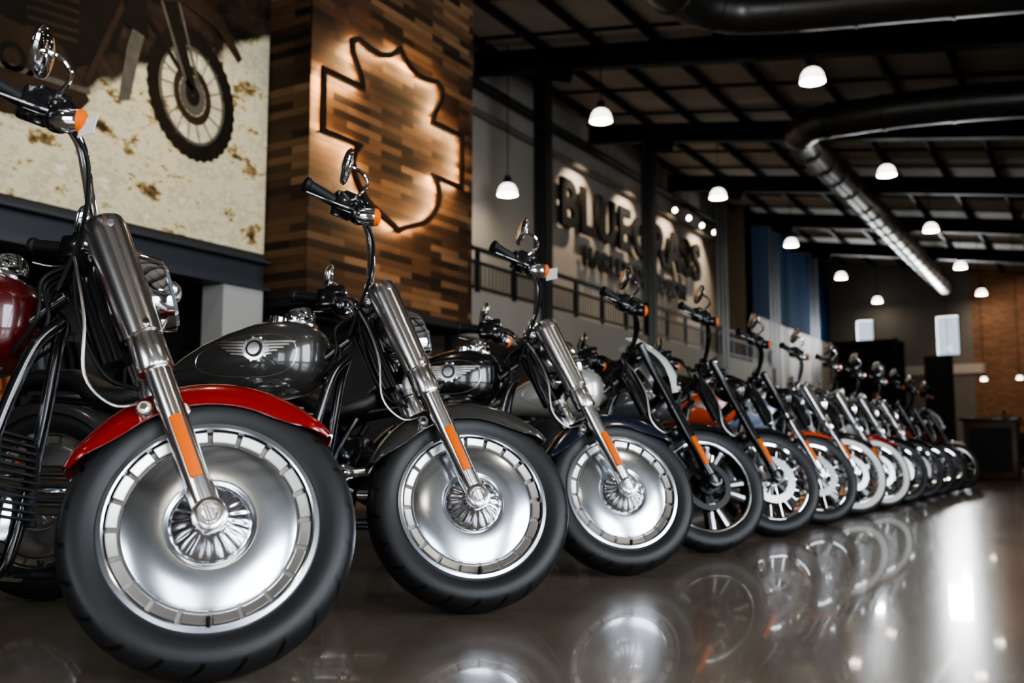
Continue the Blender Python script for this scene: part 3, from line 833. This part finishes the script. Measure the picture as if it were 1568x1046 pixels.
# poster
def poster_mat():
    m=bpy.data.materials.new("poster_print"); n,l=nodes_of(m); b=n["Principled BSDF"]; b.inputs["Roughness"].default_value=.6
    b.inputs["Specular IOR Level"].default_value=.15
    tc=n.new("ShaderNodeTexCoord"); sp=n.new("ShaderNodeSeparateXYZ"); l.new(tc.outputs["Object"],sp.inputs[0])
    n1=n.new("ShaderNodeTexNoise"); n1.inputs["Scale"].default_value=1.6; n1.inputs["Detail"].default_value=7; l.new(tc.outputs["Object"],n1.inputs["Vector"])
    n2=n.new("ShaderNodeTexNoise"); n2.inputs["Scale"].default_value=4.2; n2.inputs["Detail"].default_value=8; n2.inputs["Roughness"].default_value=.68
    mp=n.new("ShaderNodeMapping"); mp.inputs["Scale"].default_value=(1,.7,1.2); l.new(tc.outputs["Object"],mp.inputs[0]); l.new(mp.outputs[0],n2.inputs["Vector"])
    cream=n.new("ShaderNodeValToRGB"); e=cream.color_ramp.elements; e[0].position=.32; e[0].color=(.03,.018,.008,1); e[1].position=.66; e[1].color=(.66,.62,.50,1)
    q=e.new(.40); q.color=(.20,.13,.05,1); q=e.new(.435); q.color=(.50,.42,.24,1); q=e.new(.50); q.color=(.58,.52,.37,1); q=e.new(.57); q.color=(.42,.36,.22,1)
    l.new(n2.outputs["Fac"],cream.inputs["Fac"])
    dark=n.new("ShaderNodeValToRGB"); e=dark.color_ramp.elements; e[0].position=.40; e[0].color=(.004,.003,.002,1); e[1].position=.75; e[1].color=(.05,.027,.014,1)
    l.new(n2.outputs["Fac"],dark.inputs["Fac"])
    ln=M_(n,l,'ADD',M_(n,l,'MULTIPLY',M_(n,l,'SUBTRACT',sp.outputs[1],4.7),.60),3.30)
    ln=M_(n,l,'ADD',ln,M_(n,l,'MULTIPLY',M_(n,l,'SUBTRACT',n1.outputs["Fac"],.5),.8))
    fac=M_(n,l,'MULTIPLY',M_(n,l,'SUBTRACT',sp.outputs[2],ln),8.0,True)
    mx=n.new("ShaderNodeMix"); mx.data_type='RGBA'; l.new(fac,mx.inputs[0]); l.new(cream.outputs[0],mx.inputs[6]); l.new(dark.outputs[0],mx.inputs[7])
    l.new(mx.outputs[2],b.inputs["Base Color"]); return m
pm=poster_mat()
pbl=mat("print_black",(.005,.004,.003),0,.6,noise=(.016,.011,.007),nscale=8,spec=.1)
pbr=mat("print_brown",(.045,.026,.013),0,.6,noise=(.014,.008,.005),nscale=5,spec=.1)
pgr=mat("print_grey",(.13,.115,.09),0,.6,noise=(.04,.034,.028),nscale=8,spec=.1)
px=XP+.02
gs=[(box((XP+.0,(YB+YW)/2+1,4.75),(.03,YW-YB-2.05,4.14)),pm)]
def ering(cy,cz,ry,rz,w,d,m,k=48,th=.25,knob=0):
    v=[];f=[]
    for i in range(k):
        a=2*pi*i/k; kk=1+(knob if i%2 else 0)
        for s in (1*kk,1-w):
            y=ry*s*math.cos(a);z=rz*s*math.sin(a)
            v.append((px+d,cy+y*math.cos(th)-z*math.sin(th)*.8,cz+y*math.sin(th)*.6+z*math.cos(th)))
    for i in range(k):
        j=(i+1)%k; f.append([2*i,2*i+1,2*j+1,2*j])
    return ((v,f),m)
wc=(6.66,4.12)
gs.append(ering(*wc,.55,.66,.24,.002,pbl,k=72,knob=.035))
gs.append(ering(*wc,.41,.51,.06,.003,pgr))
gs.append(ering(*wc,.24,.30,.28,.003,pbr)); gs.append(ering(*wc,.16,.20,.6,.004,pgr)); gs.append(ering(*wc,.09,.11,.9,.005,pbl))
def strip(p,q,w,d,m):
    p=Vector(p);q=Vector(q);dd=(q-p).normalized();s=Vector((-dd.y,dd.x))*w/2
    return (([(px+d,*(p+s)),(px+d,*(q+s)),(px+d,*(q-s)),(px+d,*(p-s))],[[0,1,2,3]]),m)
for i in range(16):
    a=2*pi*i/16
    gs.append(strip((wc[0]+.08*math.cos(a),wc[1]+.1*math.sin(a)),(wc[0]+.41*math.cos(a+.3),wc[1]+.50*math.sin(a+.3)),.012,.0025,pgr))
def blob(pts,d,m): return (([(px+d,a,b) for a,b in pts],[list(range(len(pts)))]),m)
gs.append(strip(wc,(6.10,5.6),.13,.006,pbl)); gs.append(strip((wc[0]-.10,wc[1]+.12),(5.98,5.5),.035,.0065,pgr)); gs.append(strip((wc[0]+.06,wc[1]+.15),(6.22,5.6),.03,.0065,pgr)); gs.append(strip((wc[0],wc[1]+.05),(6.0,4.8),.05,.006,pbl))
gs.append(blob([(6.15,4.92),(6.5,5.02),(6.95,4.92),(7.25,4.66),(7.30,4.72),(7.0,5.08),(6.5,5.20),(6.1,5.12)],.008,pbr))
gs.append(blob([(3.2,3.9),(4.6,3.75),(5.3,3.9),(5.75,4.3),(5.9,4.8),(6.15,5.5),(6.1,6.2),(3.2,6.2)],.004,pbl))
gs.append(blob([(3.4,3.6),(4.7,3.35),(5.3,3.45),(5.5,3.7),(5.2,4.1),(4.4,4.2),(3.5,4.1)],.005,pbr))
for i in range(6): gs.append(strip((4.85,4.15+.09*i),(5.35,4.20+.09*i),.035,.007,pbr))
gs.append(ering(4.75,3.85,.22,.22,.25,.007,pbr,th=0)); gs.append(ering(4.75,3.85,.13,.13,.4,.007,pbl,th=0))
gs.append(strip((4.3,4.6),(5.9,5.0),.06,.007,pbr)); gs.append(strip((5.45,3.85),(5.95,5.1),.06,.007,pbr)); gs.append(strip((4.5,3.75),(5.5,3.78),.05,.007,pgr))
gs.append(blob([(5.80,3.80),(5.92,3.84),(6.00,4.30),(6.06,4.55),(5.94,4.62),(5.86,4.35)],.0085,pgr))
gs.append(blob([(5.84,4.55),(6.10,4.50),(6.02,5.3),(5.70,5.3)],.009,pbl))
simple("wall_poster",gs)

def clothes_rack(x,y,L):
    root=bpy.data.objects.new("clothes_rack",None); COL.objects.link(root)
    g=G()
    for s in (-1,1):
        g.add(tube([(x,y+s*L/2,.05),(x,y+s*L/2,1.75)],.02,8,False),steel)
        g.add(tube([(x-.3,y+s*L/2,.05),(x+.3,y+s*L/2,.05)],.02,8,False),steel)
    g.add(tube([(x,y-L/2,1.75),(x,y+L/2,1.75)],.02,8,False),steel); g.build("rack_frame",root)
    k=0; yy=y-L/2+.15
    while yy<y+L/2-.1:
        c=random.choice([blackrub,leather,walldark,darkmetal,mat("cloth_grey",(.08,.08,.08),0,.9),mat("cloth_orange",(.3,.08,.02),0,.9)])
        g=G(); zz=1.62
        prof=[(0,.03),(.05,.05),(.22,.02),(.30,-.14),(.38,-.50),(.31,-.52),(.24,-.22),(.23,-.75),(0,-.77)]
        pts=[(a,b) for a,b in prof]+[(-a,b) for a,b in prof[-2:0:-1]]
        g.add(extrude_poly(pts,lambda a,b,d:Vector((x+a,yy+d,zz+b)),-.025,.025),c)
        g.add(tube([(x,yy,zz+.03),(x,yy,1.77)],.005,6,False),chrome)
        g.build("garment_%d"%k,root); k+=1; yy+=.11
clothes_rack(-8.9,5.6,1.5); clothes_rack(-8.9,7.6,1.3); clothes_rack(-8.6,3.2,1.6); clothes_rack(-9.8,13.6,1.8)

shade=mat("lamp_shade_glow",(.9,.88,.8),0,.4,emit=(1,.93,.80),estr=4.0)
shade_in=mat("lamp_inner_glow",(1,.95,.85),0,.4,emit=(1,.88,.68),estr=42)
def pendant(x,y,z,sc=.84):
    g=G()
    g.add(revolve_open([(.29*sc,-.13*sc),(.285*sc,-.05*sc),(.25*sc,.07*sc),(.19*sc,.16*sc),(.11*sc,.21*sc)],axis=(0,0,1),c=(x,y,z),segs=32),shade)
    g.add(revolve([(.275*sc,-.12*sc),(.1*sc,-.10*sc),(.0005,-.09*sc)],axis=(0,0,1),c=(x,y,z),segs=32),shade_in)
    g.add(revolve([(.12*sc,.20*sc),(.12*sc,.30*sc),(.09*sc,.42*sc),(.03*sc,.45*sc)],axis=(0,0,1),c=(x,y,z),segs=24),steel)
    g.add(tube([(x,y,z+.44*sc),(x,y,roofz(x)-.02)],.012,6,False),steel)
    g.build("pendant_lamp")
for k in range(-3,5):
    for X_ in (-4.62,-9.27,3.0):
        y=19.5+7.82*k
        if y>YF-1: continue
        if X_<-9 and y<18: 
            continue
        pendant(X_,y,8.0-(0 if X_<0 else .9))
pendant(-12.0,20.0,6.8)
for xx in (-5,-3.8,-2.6,-1.4): pendant(xx,41,3.3,.4)

galv=mat("galvanised_duct",(.17,.165,.155),.9,.38,noise=(.11,.105,.10),nscale=3)
def duct(name,P,r):
    gs=[(tube(P,r,28,True,8),galv)]
    pts=catmull(P,8)
    acc=0
    for i in range(1,len(pts)):
        seg=(pts[i]-pts[i-1]); acc+=seg.length
        if acc>1.1:
            acc=0; gs.append((revolve([(r+.0,-.03),(r+.025,-.02),(r+.025,.02),(r,.03)],axis=seg,c=pts[i],segs=28),galv))
    return simple(name,gs)
duct("ceiling_duct",[(-6.15,6,8.6),(-6.15,12,8.6),(-6.1,15.5,8.6),(-5.7,16.8,8.6),(-4.6,17.4,8.55),(-1,17.5,8.1),(8.5,17.5,6.75)],.40)
duct("ceiling_duct",[(8.5,23.4,6.75),(-1,23.4,8.1),(-5.0,23.6,8.4),(-5.9,24.1,8.45),(-6.2,25.2,8.45),(-6.2,30,8.45),(-6.2,40,8.45),(-6.2,51,8.45)],.40)

darkwood=mat("dark_wood",(.11,.055,.032),0,.4,noise=(.06,.03,.018),nscale=9)
simple("sales_counter",[(box((-2.05,23.2,.62),(1.0,.9,1.2),None,.02),darkwood),(box((-2.05,23.2,1.25),(1.15,1.05,.06),None,.015),blackgloss),(box((-2.05,22.74,.62),(.8,.02,.9)),walldark),(box((-2.05,23.2,.05),(.9,.8,.1)),steel)])
gs=[]
for xx in (-7.6,-5.6):
    for yy in (33.5,34.6): gs.append((box((xx,yy,2.1),(.12,.12,4.2)),steel))
for z in (.3,1.2,2.1,3.0,4.15): gs.append((box((-6.6,34.05,z),(2.0,1.1,.08)),steel))
gs.append((box((-6.6,34.6,2.1),(2.0,.04,4.1)),walldark))
for k in range(7): gs.append((box((-7.3+.23*k,34.0,1.42+(k%3)*.9),(.15,.2,.35),None,.03),[orange,white,black,grey][k%4]))
simple("display_shelf",gs)
simple("display_banner",[(box((-4.7,36,2.2),(.9,.05,3.2)),walldark),(box((-4.7,36,.05),(1.0,.5,.1)),steel),(box((-4.7,36,.35),(.06,.06,.6)),steel)])
simple("merchandise_table",[(box((-8.6,24,.85),(1.6,3.0,.08),None,.02),darkwood)]+[(box((-8.6+sx*.7,24+sy*1.4,.42),(.08,.08,.82)),steel) for sx in(-1,1) for sy in (-1,1)]+[(box((-8.9+.5*(i%2),22.9+.45*i,.97),(.4,.35,.15),None,.04),[black,grey,white,orange][i%4]) for i in range(6)])

# ------------------------------------------------------------------ lights
def area(name,loc,rot,sx,sy,P,c=(1,1,1)):
    d=bpy.data.lights.new(name,'AREA'); d.shape='RECTANGLE'; d.size=sx; d.size_y=sy; d.energy=P; d.color=c
    o=bpy.data.objects.new(name,d); o.location=loc; o.rotation_euler=rot; COL.objects.link(o); return o
DAY=(.87,.935,1.0)
for i,(a,b_,c,d) in enumerate(RWIN):
    A_=(b_-a)*(d-c)
    area("daylight_right_%d"%i,(XR+.5,(a+b_)/2,(c+d)/2),(0,math.radians(90),0),d-c,b_-a,A_*[46,42,36][i],DAY)
for i,(a,b_,c,d) in enumerate(BWIN):
    area("daylight_back_%d"%i,((a+b_)/2,YB-.5,(c+d)/2),(math.radians(90),0,0),b_-a,d-c,(b_-a)*(d-c)*26,DAY)
area("daylight_far_1",(-10.15,YF+.5,6.35),(math.radians(-90),0,0),1.2,2.0,900,(.95,.98,1))
area("daylight_far_2",(-6.3,YF+.5,6.2),(math.radians(-90),0,0),1.4,2.2,1150,(.95,.98,1))
def spot(name,loc,tgt,P,ang,c=warm,blend=.6,r=.1):
    d=bpy.data.lights.new(name,'SPOT'); d.energy=P; d.spot_size=math.radians(ang); d.spot_blend=blend; d.color=c; d.shadow_soft_size=r
    o=bpy.data.objects.new(name,d); o.location=loc; o.rotation_euler=(Vector(tgt)-Vector(loc)).to_track_quat('-Z','Y').to_euler(); COL.objects.link(o)
spot("spot_wood",(-5.0,9.6,7.6),(-7.1,9.4,2.1),2300,34,blend=1)
spot("spot_poster",(-4.2,6.0,7.6),(-7.7,6.4,2.9),560,42,(1,.86,.62))
for y in (25.5,29,32.5,35.5): spot("spot_lettering",(-11.6,y,9.3),(-13,y,7.4),480,80,(1,.82,.60))
spot("fill_brick_wall",(-2.5,46,8.2),(-2.5,52,4.5),900,80,(1,.8,.6))  # added fill lamp that brightens the far brick wall
w=bpy.data.worlds.new("World"); scene.world=w; w.use_nodes=True
w.node_tree.nodes["Background"].inputs[0].default_value=(.75,.87,1,1); w.node_tree.nodes["Background"].inputs[1].default_value=1.0
try:
    scene.view_settings.view_transform='AgX'
    scene.view_settings.look='AgX - Medium High Contrast'
except Exception as e: print("look",e)

# ------------------------------------------------------------------ camera
cd=bpy.data.cameras.new("camera"); cam=bpy.data.objects.new("camera",cd); COL.objects.link(cam)
cam.location=(0,0,.56); cam.rotation_euler=(math.radians(90+6.37),0,math.radians(30.7))
cd.sensor_width=36; cd.lens=35; cd.clip_end=200; cd.clip_start=.05
cd.dof.use_dof=True; cd.dof.focus_distance=3.2; cd.dof.aperture_fstop=2.4
scene.camera=cam
